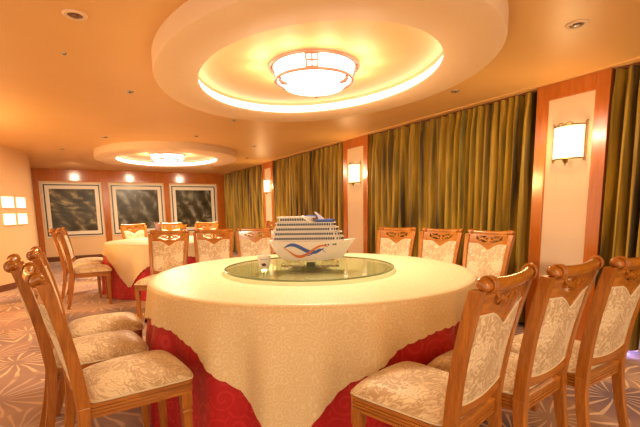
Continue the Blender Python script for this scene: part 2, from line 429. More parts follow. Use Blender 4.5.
# ------------------------------------------------------------------ curtains + pilasters
def curtain(y0, y1, label, seed):
    rnd = random.Random(seed); bm = bmesh.new()
    y0 += .014; y1 -= .014; n = int((y1 - y0) / .012); ys = [y0 + (y1 - y0) * i / n for i in range(n + 1)]
    ph = []; acc = 0
    for y in ys: acc += .012 * 2 * PI / (.125 + .05 * math.sin(y * 3.1 + seed) + .02 * math.sin(y * 11 + seed)); ph.append(acc)
    zs = [.035, .3, .7, 1.1, 1.5, 1.8, 2.0, 2.12, 2.17, 2.2, 2.255]
    rows = []
    for z in zs:
        row = []
        top = max(0, (z - 2.0) / .25)
        for y, p in zip(ys, ph):
            lean = .25 * math.sin(y * 5 + z * .9 + seed)
            a = .052 * (1 - .45 * min(1, top)) * (1 + .3 * math.sin(y * 7.7 + seed))
            w = math.sin(p + lean); w = math.copysign(abs(w) ** .7, w)
            x = XR + .06 + a * w + .012 * math.sin(2 * p + 1 + z) * (1 - top * .5) + .008 * math.sin(y * 30 + z * 2)
            if z == 2.17: x += .006
            row.append(bm.verts.new((x, y + .01 * math.cos(p + lean), z)))
        rows.append(row)
    for i in range(len(rows) - 1):
        for k in range(n): bm.faces.new((rows[i][k], rows[i][k + 1], rows[i + 1][k + 1], rows[i + 1][k]))
    bmesh.ops.recalc_face_normals(bm, faces=bm.faces)
    t = thing('curtain', label, 'curtain', (0, 0, 0), 0, 'olive gold curtains along the side wall')
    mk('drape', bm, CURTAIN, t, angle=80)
    mk('curtain_rail', boxb(XR + .045, XR + .08, y0, y1, 2.25, H - .013), DARKW, t, smooth=False)
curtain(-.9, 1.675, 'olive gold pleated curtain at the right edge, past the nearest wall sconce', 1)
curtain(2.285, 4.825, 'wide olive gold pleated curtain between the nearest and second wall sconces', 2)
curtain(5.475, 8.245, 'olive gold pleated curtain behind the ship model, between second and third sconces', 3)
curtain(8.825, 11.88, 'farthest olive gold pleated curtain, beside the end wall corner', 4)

def sconce_parts(t):
    # local: wall at x=0, room towards -x, y = width, z centred
    bm = bmesh.new(); n = 16; W = .125; D = .095
    pts = [(-D * math.cos(PI * (k / n - .5)) ** .8 if 0 < k < n else 0, W * math.sin(PI * (k / n - .5))) for k in range(n + 1)]
    rings = []
    for (x, y) in pts: rings.append([(x, y, -.135), (x * .96, y * .96, -.135), (x * .96, y * .96, .135), (x, y, .135)])
    loft(bm, rings); mk('lamp_shade', bm, LAMPS, t)
    for zz in (-.138, .138):
        bm = bmesh.new(); tube(bm, [(x * 1.03, y * 1.03, zz) for x, y in pts], .006); mk('shade_rim', bm, BRASS, t)
    for s_ in (-1, 1):
        bm = bmesh.new(); tube(bm, [(-.012, s_ * .131, -.16), (-.014, s_ * .131, 0), (-.012, s_ * .131, .16), (-.01, s_ * .145, .17)], .006); mk('side_bar', bm, BRASS, t)
    bm = bmesh.new()   # top scroll
    for s_ in (-1, 1):
        tube(bm, [(-.097 + .05 * (k / 10) ** 2, s_ * .11 * k / 10, .14 + .022 * math.sin(k / 10 * PI * 1.6)) for k in range(11)], .0045, 6)
    mk('scroll', bm, BRASS, t)
    bm = bmesh.new(); lathe(bm, [(.001, -.195), (.009, -.188), (.005, -.178), (.016, -.166), (.022, -.15), (.03, -.14), (.001, -.139)], 16, -.05); mk('finial', bm, BRASS, t)
    mk('back_plate', boxb(-.006, 0, -.06, .06, -.12, .12), BRASS, t, bevel=.002)
PLN = [(1.68, 2.28, 'nearest wood pilaster with pale wallpaper panel, at the right of the picture', 'nearest gold framed wall sconce, glowing on the rightmost pilaster'),
       (4.83, 5.47, 'second wood pilaster with pale wallpaper panel, right behind the ship model', 'middle glowing wall sconce, on the pilaster right of the ship model'),
       (8.25, 8.82, 'farthest wood pilaster with pale wallpaper panel, left behind the ship model', 'farthest glowing wall sconce, on the pilaster near the end wall')]
first = None
for y0, y1, l1, l2 in PLN:
    t = thing('pilaster', l1, 'pilaster', (XR, (y0 + y1) / 2, 0), 0, 'wood pilasters between the curtains')
    w = (y1 - y0) / 2; pw = w - .105; zt, zb = 2.13, .12
    bm = bmesh.new()
    box(bm, 0, .15, -w, -pw, 0, H - .013); box(bm, 0, .15, pw, w, 0, H - .013); box(bm, 0, .15, -pw, pw, zt, H - .013); box(bm, 0, .15, -pw, pw, 0, zb)
    mk('wood_frame', bm, PANELW, t, smooth=False, bevel=.003)
    mk('wallpaper_panel', boxb(.012, .15, -pw, pw, zb, zt), PAPER, t, smooth=False)
    bm = bmesh.new(); q = [(.01, -pw, zb), (.01, pw, zb), (.01, pw, zt), (.01, -pw, zt)]
    tube(bm, q, .006, 6, True); mk('panel_molding', bm, PANELW, t)
    yc = (y0 + y1) / 2 - .01
    if first is None:
        first = thing('wall_sconce', l2, 'wall sconce', (XR + .012, yc, 1.735), 0, 'wall sconces on the pilasters'); sconce_parts(first); sc = first
    else:
        sc = copy_tree(first); sc.location = (XR + .012, yc, 1.735); sc['label'] = l2
    L = bpy.data.lights.new('sconce_glow', 'POINT'); L.energy = 4.5; L.color = (1, .62, .26); L.shadow_soft_size = .06
    lo = bpy.data.objects.new('sconce_glow', L); COL.objects.link(lo); lo.location = (XR - .16, yc, 1.735)

# ------------------------------------------------------------------ ceiling rings and lamps
def ceiling_ring(cx, cy, ax, ay, ix, iy, zb, label):
    t = thing('ceiling_ring', label, 'ceiling ring', (cx, cy, H), 0, 'oval dropped ceiling rings')
    seg = 128; rows = []
    bm = bmesh.new()
    h = zb - H
    prof = [(ax + .0, ay + .0, 0), (ax, ay, h + .02), (ax - .006, ay - .006, h + .005), (ax - .02, ay - .02, h), (ix + .015, iy + .015, h), (ix, iy, h + .01), (ix, iy, h + .02), (ix + .03, iy + .03, h + .022), (ix + .03, iy + .03, 0)]
    for a, b, z in prof: rows.append([bm.verts.new((a * math.cos(2 * PI * k / seg), b * math.sin(2 * PI * k / seg), z)) for k in range(seg)])
    for i in range(len(rows) - 1):
        for k in range(seg): bm.faces.new((rows[i][k], rows[i][(k + 1) % seg], rows[i + 1][(k + 1) % seg], rows[i + 1][k]))
    mk('soffit', bm, RINGM, t, angle=35)
    bm = bmesh.new(); rows = []
    for z, o_ in ((h + .0225, .027), (-.03, .027)): rows.append([bm.verts.new(((ix + o_) * math.cos(2 * PI * k / seg), (iy + o_) * math.sin(2 * PI * k / seg), z)) for k in range(seg)])
    for k in range(seg): bm.faces.new((rows[0][k], rows[0][(k + 1) % seg], rows[1][(k + 1) % seg], rows[1][k]))
    mk('cove_light', bm, COVE, t)
    bm = bmesh.new(); vs = [bm.verts.new(((ix + .029) * math.cos(2 * PI * k / seg), (iy + .029) * math.sin(2 * PI * k / seg), -.004)) for k in range(seg)]
    bm.faces.new(vs); mk('recess_panel', bm, RECESS, t, smooth=False)
    return t
ceiling_ring(1.608, 2.807, 1.128, 1.463, .824, 1.068, 2.165, 'large oval dropped ceiling ring above the main table, glowing inside')
ceiling_ring(1.50, 8.22, 1.24, 1.60, .89, 1.15, 2.165, 'smaller looking far oval ceiling ring above the far table')

def chandelier(label, loc):
    t = thing('ceiling_lamp', label, 'ceiling lamp', loc, 0, 'round ceiling lamps inside the rings'); t.scale = (.92, .92, .92)
    # z=0 at recess panel
    bm = bmesh.new(); lathe(bm, [(.001, -.001), (.33, -.001), (.33, -.02), (.30, -.03), (.001, -.03)], 64); mk('ceiling_plate', bm, COPPER, t)
    def ring(R, z, r, nm='ring'):
        bm = bmesh.new(); tube(bm, [(R * math.cos(2 * PI * k / 64), R * math.sin(2 * PI * k / 64), z) for k in range(64)], r, 8, True); return mk(nm, bm, COPPER, t)
    ring(.365, -.018, .011, 'upper_ring'); ring(.318, -.125, .011, 'lower_ring')
    bm = bmesh.new(); lathe(bm, [(.335, -.02), (.30, -.122), (.28, -.122)], 64); mk('drum_shade', bm, LAMPW, t)
    bm = bmesh.new(); lathe(bm, [(.30, -.118), (.262, -.125), (.258, -.155), (.24, -.175), (.15, -.187), (.001, -.19)], 64); mk('glass_bowl', bm, LAMPW, t)
    for k in range(3):
        a = -2.0 + 2 * PI / 3 * k + .9
        d = Vector((math.cos(a), math.sin(a), 0))
        bm = bmesh.new(); tube(bm, [d * .30 + Vector((0, 0, -.13)), d * .305 + Vector((0, 0, -.15)), d * .285 + Vector((0, 0, -.168)), d * .25 + Vector((0, 0, -.172)), d * .245 + Vector((0, 0, -.14))], [.012, .014, .016, .012, .005]); mk('hook', bm, COPPER, t)
    for k in range(4):
        a = -2.14 + PI / 2 * k
        bm = bmesh.new(); M = []
        def bar(u0, u1, v0, v1):
            vs = []
            for off in (.0, .008):
                for (u, v) in ((u0, v0), (u1, v0), (u1, v1), (u0, v1)):
                    rr = .345 - (v + .0) * .0 - (.035 * (-v - .02) / .1) + off + .002
                    aa = a + u / .33
                    vs.append(bm.verts.new((rr * math.cos(aa), rr * math.sin(aa), v)))
            for f in ((0, 3, 2, 1), (4, 5, 6, 7), (0, 1, 5, 4), (1, 2, 6, 5), (2, 3, 7, 6), (3, 0, 4, 7)): bm.faces.new([vs[i] for i in f])
        w = .05
        bar(-w, -w + .013, -.122, -.012); bar(w - .013, w, -.122, -.012); bar(-w, w, -.032, -.018); bar(-w, w, -.122, -.106)
        bar(-.006, .006, -.11, -.03); bar(-w * .75, w * .75, -.075, -.064); bar(-.03, -.01, -.052, -.047); bar(.01, .03, -.052, -.047); bar(-.03, -.01, -.094, -.089); bar(.01, .03, -.094, -.089)
        mk('lattice_ornament', bm, COPPER, t, smooth=False)
    return t
lamp1 = chandelier('large round glowing ceiling lamp with lattice ornament, above the main table', (1.60, 2.76, H - .005))
lamp2 = copy_tree(lamp1); lamp2.location = (1.50, 8.2, H - .005); lamp2['label'] = 'far round glowing ceiling lamp above the far table'

# downlights / detectors
def downlight(x, y, r, label, nm='downlight'):
    t = thing(nm, label, 'downlight', (x, y, H), 0, 'small recessed ceiling spots')
    bm = bmesh.new(); lathe(bm, [(r * .62, -.001), (r * .64, -.008), (r * .9, -.009), (r, -.004), (r, 0)], 32); mk('trim_ring', bm, RINGM if r > .04 else STEEL, t)
    bm = bmesh.new(); lathe(bm, [(r * .62, -.001), (r * .35, -.003), (r * .3, -.012), (.0005, -.013)], 24); mk('lens', bm, DARKW, t)
for x, y, r, l in [(.057, 2.706, .062, 'largest ceiling spot with pale rim, at the upper left of the picture'),
                (2.658, 1.422, .062, 'pale rimmed ceiling spot right of the large ring'),
                (.464, 4.123, .033, 'small dark ceiling spot left of the large ring'),
                (1.669, 4.821, .033, 'small dark ceiling spot just past the far edge of the large ring'),
                (3.111, 2.734, .04, 'small dark ceiling spot between large ring and curtains'),
                (1.517, 6.064, .033, 'small dark ceiling spot right of centre between both rings'),
                (2.608, 6.576, .04, 'small ceiling spot near the middle curtain'),
                (-.201, 8.225, .04, 'small ceiling spot nearest the curved wall'),
                (.377, 6.696, .04, 'small ceiling spot left of the far ring'),
                (3.055, 8.117, .04, 'farthest small ceiling spot, right of the far ring'),
                (-.015, 3.362, .015, 'tiny grey ceiling sensor at the left')]:
    downlight(x, y, r, l)

# ------------------------------------------------------------------ chair
def bxz(z):
    t = (z - .44) / .5; return -.205 - .035 * t - .063 * t * t
def hw(z):
    t = (z - .44) / .5; return .180 + .036 * t
def bs(y, z):
    t = max(0, min(1, (z - .44) / .3)); return bxz(z) - .026 * t * (1 - (y / hw(z)) ** 2)
def rect_ring_(x, y, z, a, b):
    return [(x - a, y - b, z), (x + a, y - b, z), (x + a, y + b, z), (x - a, y + b, z)]
def make_chair(label, group):
    t = thing('dining_chair', label, 'chair', (0, 0, 0), 0, group); CHAIR_STRETCH[0] = True
    for s_ in (-1, 1):   # front legs
        bm = bmesh.new()
        loft(bm, [rect_ring_(.195 + (.012 if z < .1 else 0) * 0, s_ * .188, z, a, a) for z, a in ((0, .014), (.02, .015), (.27, .019), (.285, .019), (.287, .022), (.30, .022), (.302, .019), (.315, .019), (.317, .023), (.387, .023))])
        mk('leg', bm, WOOD, t, smooth=False, bevel=.003)
    for s_ in (-1, 1):   # rear legs
        bm = bmesh.new(); R = []
        for i in range(9):
            z = .44 * i / 8; k = 1 - i / 8
            R.append(rect_ring_(-.205 - .075 * k ** 1.7, s_ * (.180 + .012 * k), z, .024 - .008 * k, .019 - .003 * k))
        loft(bm, R); mk('leg', bm, WOOD, t, smooth=False, bevel=.003)
    for s_ in (-1, 1):   # back posts
        bm = bmesh.new(); R = []
        for i in range(13):
            z = .43 + .485 * i / 12; k = i / 12
            R.append(rect_ring_(bxz(z) , s_ * hw(z), z, .024 - .003 * k, .018 + .003 * k ** 3))
        loft(bm, R); mk('back_post', bm, WOOD, t, smooth=False, bevel=.003)
    def outline(o):
        pts = [(-.215 - o, -.183 - o), (.0, -.202 - o), (.205, -.214 - o), (.222 + o, -.204), (.232 + o, -.11), (.237 + o, 0), (.232 + o, .11), (.222 + o, .204), (.205, .214 + o), (0, .202 + o), (-.215 - o, .183 + o)]
        return pts
    bm = bmesh.new()
    for z0, z1, o in ((.385, .398, .0), (.398, .402, -.005), (.402, .412, .0), (.412, .416, -.005), (.416, .426, 0), (.426, .430, -.005), (.430, .444, .002)):
        prism(bm, outline(o), z0, z1)
    mk('seat_frame', bm, WOODX, t, smooth=False)
    # cushion
    def seatxy(u, v, e=0):
        x = -.19 + (u + 1) / 2 * (.425 + e) ; w = .182 + .029 * (u + 1) / 2 + e
        x += .012 * (1 - v * v) * max(0, u)
        # rounded corners
        k = (abs(u) * abs(v)) ** 6 * .05
        return x - math.copysign(k * .3, u), v * w * (1 - k)
    bm = bmesh.new(); n = 22
    def sf(i, j):
        u = math.sin(PI / 2 * (2 * i / n - 1)); v = math.sin(PI / 2 * (2 * j / n - 1)); x, y = seatxy(u, v)
        return (x, y, .446 + .050 * ((1 - u ** 6) ** .5) * ((1 - v ** 6) ** .5) + .022 * (1 - u * u) * (1 - v * v))
    def sb(i, j):
        u = math.sin(PI / 2 * (2 * i / n - 1)); v = math.sin(PI / 2 * (2 * j / n - 1)); x, y = seatxy(u, v); return (x, y, .443)
    shell(bm, sf, sb, n, n); cu = mk('seat', bm, FABRIC, t, angle=80)
    bm = bmesh.new(); pts = []
    for k in range(16): pts.append((*seatxy(2 * k / 16 - 1, -1, .003), .449))
    for k in range(16): pts.append((*seatxy(1, 2 * k / 16 - 1, .003), .449))
    for k in range(16): pts.append((*seatxy(1 - 2 * k / 16, 1, .003), .449))
    for k in range(16): pts.append((*seatxy(-1, 1 - 2 * k / 16, .003), .449))
    tube(bm, pts, .0045, 6, True); mk('piping', bm, PIPING, cu)
    # upholstered back panel
    def ztop(s1):  # s1 = y/halfwidth
        a = abs(s1)
        return .775 + .05 * min(1, max(0, (a - .05) / .45)) ** .8 + .006 * a
    def zbot(s1): return .535 - .018 * (1 - s1 * s1)
    nu, nv = 28, 26
    def bp(i, j, side):
        s1 = math.sin(PI / 2 * (2 * i / nu - 1)); tv = .5 + .5 * math.sin(PI / 2 * (2 * j / nv - 1))
        z = zbot(s1) + (ztop(s1) - zbot(s1)) * tv; y = s1 * (hw(z) - .015)
        b = (max(0, 1 - s1 ** 4)) ** .5 * (max(0, 1 - (2 * tv - 1) ** 6)) ** .5
        return (bs(y, z) + side * (.006 + .017 * b), y, z)
    bm = bmesh.new(); shell(bm, lambda i, j: bp(i, j, 1), lambda i, j: bp(i, j, -.75), nu, nv)
    pan = mk('back_panel', bm, FABRIC, t, angle=80)
    bm = bmesh.new()
    for side in (1, -1):
        pts = []
        for i in range(0, nu): pts.append((i, 0))
        for j in range(0, nv): pts.append((nu, j))
        for i in range(nu, 0, -1): pts.append((i, nv))
        for j in range(nv, 0, -1): pts.append((0, j))
        P = [Vector(bp(i, j, 0)) + Vector((side * .009, 0, 0)) for i, j in pts]
        Q = [P[0]]
        for p in P[1:]:
            if (p - Q[-1]).length > .006: Q.append(p)
        tube(bm, Q, .0042, 6, True)
    mk('piping', bm, PIPING, pan)
    # bottom rail of the back
    bm = bmesh.new(); R = []
    for i in range(21):
        s1 = 2 * i / 20 - 1; y = s1 * (hw(.51) - .004); zt = zbot(s1) - .001; zb_ = .497 - .016 * (1 - abs(s1)) ** .6
        x = bs(y, .52); R.append([(x - .014, y, zb_), (x + .014, y, zb_), (x + .014, y, zt), (x - .014, y, zt)])
    loft(bm, R); mk('lower_rail', bm, WOODY, t, smooth=False, bevel=.002)
    # pierced carved splat
    bm = bmesh.new(); ny, nz = 84, 34
    def inside(y, z):
        s1 = y / (hw(z) - .012)
        if abs(s1) > 1 or z < ztop(s1) - .003 or z > .917: return False
        hh = .028 - .010 * abs(abs(y) - .055) / .05
        hole = abs(y) < .128 and abs(z - (.868 + .012 * (abs(y) / .12) ** 2)) < max(.006, hh)
        if not hole: return True
        def el(cy_, cz, a, b, rot):
            dy, dz = abs(y) - cy_, z - cz; c_, s_ = math.cos(rot), math.sin(rot)
            return ((dy * c_ + dz * s_) / a) ** 2 + ((-dy * s_ + dz * c_) / b) ** 2 < 1
        return el(0, .868, .016, .022, 0) or el(.034, .862, .020, .007, .5) or el(.038, .882, .018, .006, -.4) or el(.066, .874, .018, .008, .6) or el(.086, .872, .016, .006, -.5) or el(.105, .888, .018, .006, .5)
    ins = {}
    z0_, z1_ = .770, .918; Y = .222
    for i in range(ny):
        for j in range(nz):
            y = -Y + 2 * Y * (i + .5) / ny; z = z0_ + (z1_ - z0_) * (j + .5) / nz; ins[i, j] = inside(y, z)
    V = {}
    def vv(i, j, sd):
        if (i, j, sd) not in V:
            y = -Y + 2 * Y * i / ny; z = z0_ + (z1_ - z0_) * j / nz
            V[i, j, sd] = bm.verts.new((bs(max(-.21, min(.21, y)), z) + sd * .009, y, z))
        return V[i, j, sd]
    for (i, j), k in ins.items():
        if not k: continue
        bm.faces.new((vv(i, j, 1), vv(i + 1, j, 1), vv(i + 1, j + 1, 1), vv(i, j + 1, 1)))
        bm.faces.new((vv(i, j + 1, -1), vv(i + 1, j + 1, -1), vv(i + 1, j, -1), vv(i, j, -1)))
        for di, dj, e in ((-1, 0, ((i, j), (i, j + 1))), (1, 0, ((i + 1, j + 1), (i + 1, j))), (0, -1, ((i + 1, j), (i, j))), (0, 1, ((i, j + 1), (i + 1, j + 1)))):
            if not ins.get((i + di, j + dj), False):
                a, b = e; bm.faces.new((vv(*a, 1), vv(*b, 1), vv(*b, -1), vv(*a, -1)))
    mk('carved_splat', bm, WOODY, t, smooth=False)
    # crest rail with rolled ears
    bm = bmesh.new(); R = []; NS = 44
    for i in range(NS + 1):
        y = -.226 + .452 * i / NS; a = abs(y) / .226; e = a ** 4
        endk = math.sqrt(max(0, 1 - max(0, (a - .95) / .05) ** 2)) * .4 + .6
        A = (.0185 + .006 * e) * endk; B = (.0205 - .002 * e) * endk
        xc = bs(max(-.21, min(.21, y)), .925) - .009 * e - .002; zc = .921 + .012 * a * a + .002 * e
        ring = []
        for k in range(14):
            th = 2 * PI * k / 14; cx_, cz_ = math.cos(th), math.sin(th)
            x = xc + A * cx_; z = zc + B * cz_ - e * .010 * max(0, -cx_)
            ring.append((x, y, z))
        R.append(ring)
    loft(bm, R); cr = mk('crest_rail', bm, WOODY, t, angle=70)
    for s_ in (-1, 1):
        bm = bmesh.new()
        for q in range(3):
            yy = s_ * (.168 + q * .009); xc = bs(yy, .925) - .006; a = abs(yy) / .243
            tube(bm, [(xc + (.0215 + .004 * a) * math.cos(2 * PI * k / 16), yy, .921 + .012 * a * a + .0235 * math.sin(2 * PI * k / 16)) for k in range(16)], .0042, 6, True)
        mk('collar', bm, WOOD, cr)
    CHAIR_STRETCH[0] = False
    return t

chairs = []
proto = None
def chair(x, y, deg, label, group):
    """x, y = centre of the seat on the floor, deg = direction it faces"""
    global proto
    if proto is None: c_ = make_chair(label, group); proto = c_
    else: c_ = copy_tree(proto); c_['label'] = label; c_['group'] = group
    c_.location = (x, y, 0); c_.rotation_euler = (0, 0, math.radians(deg)); chairs.append(c_); return c_
G = 'cream damask dining chairs'
g1 = 'chairs around the main table'; g2 = 'chairs around the far table'
# left of the main table
chair(.12, 1.965, 8, 'nearest chair at the lower left, cream damask seat fully in view', g1)
chair(.0, 2.46, 5, 'second chair at the left, seat behind the nearest left chair', g1)
chair(.045, 2.95, 2, 'third and farthest chair in the row left of the main table', g1)
# right foreground
chair(1.145, 1.115, 104, 'nearest chair at the lower right, seen from behind with its seat cushion in full view', g1)
chair(1.59, 1.115, 97, 'middle chair of the right foreground row, seen from behind', g1)
chair(2.03, 1.08, 92, 'rightmost chair of the foreground row, its back near the curtain edge', g1)
# against the curtains
chair(2.76, 3.32, 203, 'leftmost of three chairs facing out before the main curtain', g1)
chair(2.87, 2.83, 194, 'middle one of three chairs before the main curtain', g1)
chair(2.90, 2.33, 186, 'rightmost of three chairs before the main curtain', g1)
# far side
chair(.70, 4.62, 240, 'chair left behind the main table, nearest the far table cloth', g1)
chair(1.22, 4.47, 248, 'middle chair of the trio behind the main table', g1)
chair(1.70, 4.34, 250, 'chair behind the main table just left of the ship model', g1)
# far table
chair(.03, 6.04, 2, 'far left chair in profile, nearest of the row left of the far table', g2)
chair(-.06, 6.56, 0, 'far left chair in profile, second in the row left of the far table', g2)
chair(.02, 7.06, -6, 'far left chair in profile, last in the row left of the far table', g2)
chair(.88, 7.90, 285, 'leftmost chair behind the far table, below the middle painting', g2)
chair(1.42, 7.95, 262, 'second chair behind the far table, below the middle painting', g2)
chair(1.96, 7.70, 240, 'third chair behind the far table, near the orange napkin', g2)
chair(3.02, 7.05, 215, 'far chair by the curtains, peeking out left of the ship model', g2)
chair(3.20, 6.55, 200, 'far chair by the curtains, partly hidden by the ship model', g2)

# ------------------------------------------------------------------ tables
def folds(th, seed, n):
    return (math.sin(n * th + seed) + .6 * math.sin((n * 1.7) // 1 * th + 2.1 * seed) + .4 * math.sin((n // 2 + 1) * th + seed * 3)) / 2
def hang_r(R, d, th, seed, n, amp, flare):
    k = min(1, max(0, d - .02) / .33)
    return R + flare * max(0, d) / .75 + amp * k * (folds(th, seed, n) + .35)
def red_skirt(R, zt, seed, n, amp=.03, flare=.04):
    bm = bmesh.new(); seg = 240; rows = []
    prof = [0, .01, .06, .15, .25, .35, .45, .55, .65, zt - .006]
    for d in prof:
        rows.append([bm.verts.new((hang_r(R, d, 2 * PI * k / seg, seed, n, amp, flare) * math.cos(2 * PI * k / seg), hang_r(R, d, 2 * PI * k / seg, seed, n, amp, flare) * math.sin(2 * PI * k / seg), zt - d)) for k in range(seg)])
    for i in range(len(rows) - 1):
        for k in range(seg): bm.faces.new((rows[i][k], rows[i][(k + 1) % seg], rows[i + 1][(k + 1) % seg], rows[i + 1][k]))
    bm.faces.new(rows[0]); return bm
def overlay(R, zt, half, tip, seed, n, amp=.03, flare=.04, corner=1.0, scallop=.008):
    """square cloth laid over a round top: corners hang down lowest; tip = angle of one corner"""
    bm = bmesh.new(); seg = 720; grid = []
    def drop(th):
        a = ((th - tip) + PI / 4) % (PI / 2) - PI / 4           # angle from nearest corner
        L = half / math.cos(PI / 4 - abs(a))
        L = min(L, half * 1.41421 * corner - .03 * math.cos(a))
        return max(.03, L - R)
    fl = [0, .3, .6, .85, .97]
    rows = []
    for f in fl[1:]: rows.append([bm.verts.new((R * f * math.cos(2 * PI * k / seg), R * f * math.sin(2 * PI * k / seg), zt)) for k in range(seg)])
    nd = 16
    for q in range(0, nd + 1):
        row = []
        for k in range(seg):
            th = 2 * PI * k / seg; D = drop(th) + scallop * abs(math.sin(k * PI / 6.0)) * (q == nd)
            s_ = D * q / nd
            rr = .014
            if s_ < rr * 1.57: a = s_ / rr; rad = R + rr * math.sin(a) - .002; z = zt - rr * (1 - math.cos(a))
            else:
                z = zt - rr - (s_ - rr * 1.57); d = zt - z
                rad = hang_r(R, d, th, seed, n, amp, flare) + .014 + .0
            row.append(bm.verts.new((rad * math.cos(th), rad * math.sin(th), z)))
        rows.append(row)
    c0 = bm.verts.new((0, 0, zt))
    for k in range(seg): bm.faces.new((c0, rows[0][k], rows[0][(k + 1) % seg]))
    for i in range(len(rows) - 1):
        for k in range(seg): bm.faces.new((rows[i][k], rows[i + 1][k], rows[i + 1][(k + 1) % seg], rows[i][(k + 1) % seg]))
    return bm
def table(cx, cy, R, label, group, far, seed):
    t = thing('round_table', label, 'table', (cx, cy, 0), 0, group)
    bm = bmesh.new(); rows = lathe(bm, [(R - .04, .715), (R - .02, .72), (R - .02, .735), (R - .03, .738)], 96); bm.faces.new(rows[0]); bm.faces.new(rows[-1]); mk('tabletop', bm, WOODY, t)
    bm = bmesh.new(); rows = lathe(bm, [(.30, 0), (.30, .03), (.09, .07), (.07, .3), (.07, .6), (.22, .714)], 32); bm.faces.new(rows[0]); bm.faces.new(rows[-1]); mk('pedestal', bm, WOOD, t)
    return t
TX, TY, TR = 1.44, 2.546, 1.13
table(TX, TY, TR, 'large round banquet table in the middle, under cream and red cloths', 'round banquet tables', False, 1)
o = mk('tablecloth', red_skirt(TR - .012, .742, 1.3, 17, .056), RED, loc=(TX, TY, 0), angle=80); tag(o, 'red floor length cloth under the cream one on the main table', 'tablecloth')
o = mk('tablecloth', overlay(TR - .012, .76, 1.30, math.radians(-126), 1.3, 17, .056, corner=1.0), CLOTH, loc=(TX, TY, 0), angle=80); tag(o, 'cream scroll patterned top cloth with scalloped edge on the main table', 'tablecloth')
FX, FY, FR = 1.12, 6.60, .88
table(FX, FY, FR, 'smaller far round table beneath ivory and red cloths, before the paintings', 'round banquet tables', True, 2)
o = mk('tablecloth', red_skirt(FR - .012, .742, 2.9, 10, .04), RED, loc=(FX, FY, 0), angle=80); tag(o, 'red floor length cloth on the far table, under the ivory one', 'tablecloth')
o = mk('tablecloth', overlay(FR - .012, .76, 1.045, math.radians(-135), 2.9, 10, .04, corner=1.0), FCLOTH, loc=(FX, FY, 0), angle=80); tag(o, 'ivory top cloth with a hanging corner on the far table', 'tablecloth')

# turntable
t = thing('glass_turntable', 'round clear glass turntable in the middle of the main table', 'turntable', (1.41, 2.545, .761))
bm = bmesh.new(); rows = lathe(bm, [(.16, 0), (.16, .006), (.13, .010), (.13, .0185)], 48); bm.faces.new(rows[0]); bm.faces.new(rows[-1]); mk('swivel_base', bm, STEEL, t)
GR = .612
bm = bmesh.new(); rows = lathe(bm, [(GR - .004, .019), (GR - .004, .031)], 128); bm.faces.new(rows[0]); bm.faces.new(rows[-1]); mk('glass_disc', bm, GLASS, t, smooth=False)
bm = bmesh.new(); lathe(bm, [(GR - .0035, .019), (GR, .021), (GR, .029), (GR - .0035, .031)], 128); mk('glass_edge', bm, EDGEG, t)
GZ = .761 + .0312

# ------------------------------------------------------------------ ship model
ship = thing('ship_model', 'white cruise ship model with blue and orange wave, on the glass turntable', 'ship model', (1.405, 2.50, GZ), math.atan2(-.56, .83))
SC = 1.0
zk = .045
def deckz(x): return .185 + .012 * max(0, (x - .1) / .2) ** 2 + .004 * max(0, (-x - .2) / .1)
def hw_top(x):
    if x < -.24: return .07 * (1 - .25 * ((-.24 - x) / .06) ** 2)
    if x < .1: return .07
    return .07 * max(0, 1 - ((x - .1) / .215) ** 1.9)
def hull_pt(x, v):   # v 0 keel..1 deck ; returns half width, z and x shift
    zz = zk + .022 * max(0, (x - .02) / .29) ** 2.2 + .03 * max(0, (-x - .14) / .16) ** 2; z = zz + (deckz(x) - zz) * v
    w = hw_top(x) * (.62 + .38 * v ** .6) if x < .1 else hw_top(x) * ((.62 + .38 * v ** .6) * (1 - (x - .1) / .215) + ((x - .1) / .215) * v ** .9)
    # raked bow and stern
    xs = x - (.085 * (1 - v) ** .9 * max(0, (x - .05) / .265)) + .06 * (1 - v) ** 1.2 * max(0, (-x - .1) / .2)
    return xs, w, z
bm = bmesh.new(); R = []
for i in range(49):
    x = -.30 + .614 * i / 48
    ring = []
    for k in range(9):
        xs, w, z = hull_pt(x, k / 8); ring.append((xs, -w, z))
    for k in range(8, -1, -1):
        xs, w, z = hull_pt(x, k / 8); ring.append((xs, w + 1e-4, z))
    R.append(ring)
loft(bm, R); mk('hull', bm, WHITEP, ship, angle=60)
def ribbon(name, f, wd, mat, x0, x1):
    bm = bmesh.new(); n = 60; prev = None
    for side in (-1, 1):
        prev = None
        for i in range(n + 1):
            u = i / n; x = x0 + (x1 - x0) * u; v = f(u); ww = wd * math.sin(PI * min(1, max(.02, u))) ** .6
            pair = []
            for dv in (-ww, ww):
                xs, w, z = hull_pt(x, min(.97, max(.05, v + dv))); pair.append(bm.verts.new((xs, side * (w + .0022), z)))
            if prev: bm.faces.new((prev[0], pair[0], pair[1], prev[1]))
            prev = pair
    mk(name, bm, mat, ship)
ribbon('blue_wave', lambda u: .62 + .22 * math.sin(u * 2 * PI + .2) * (1 - .25 * u), .105, BLUEP, -.20, .10)
ribbon('orange_wave', lambda u: .50 + .28 * math.sin(u * 2 * PI + PI * .75), .075, ORANGEP, -.21, .13)
ribbon('thin_blue_wave', lambda u: .44 + .16 * math.sin(u * 2 * PI + PI * 1.1), .03, BLUEP, -.06, .12)
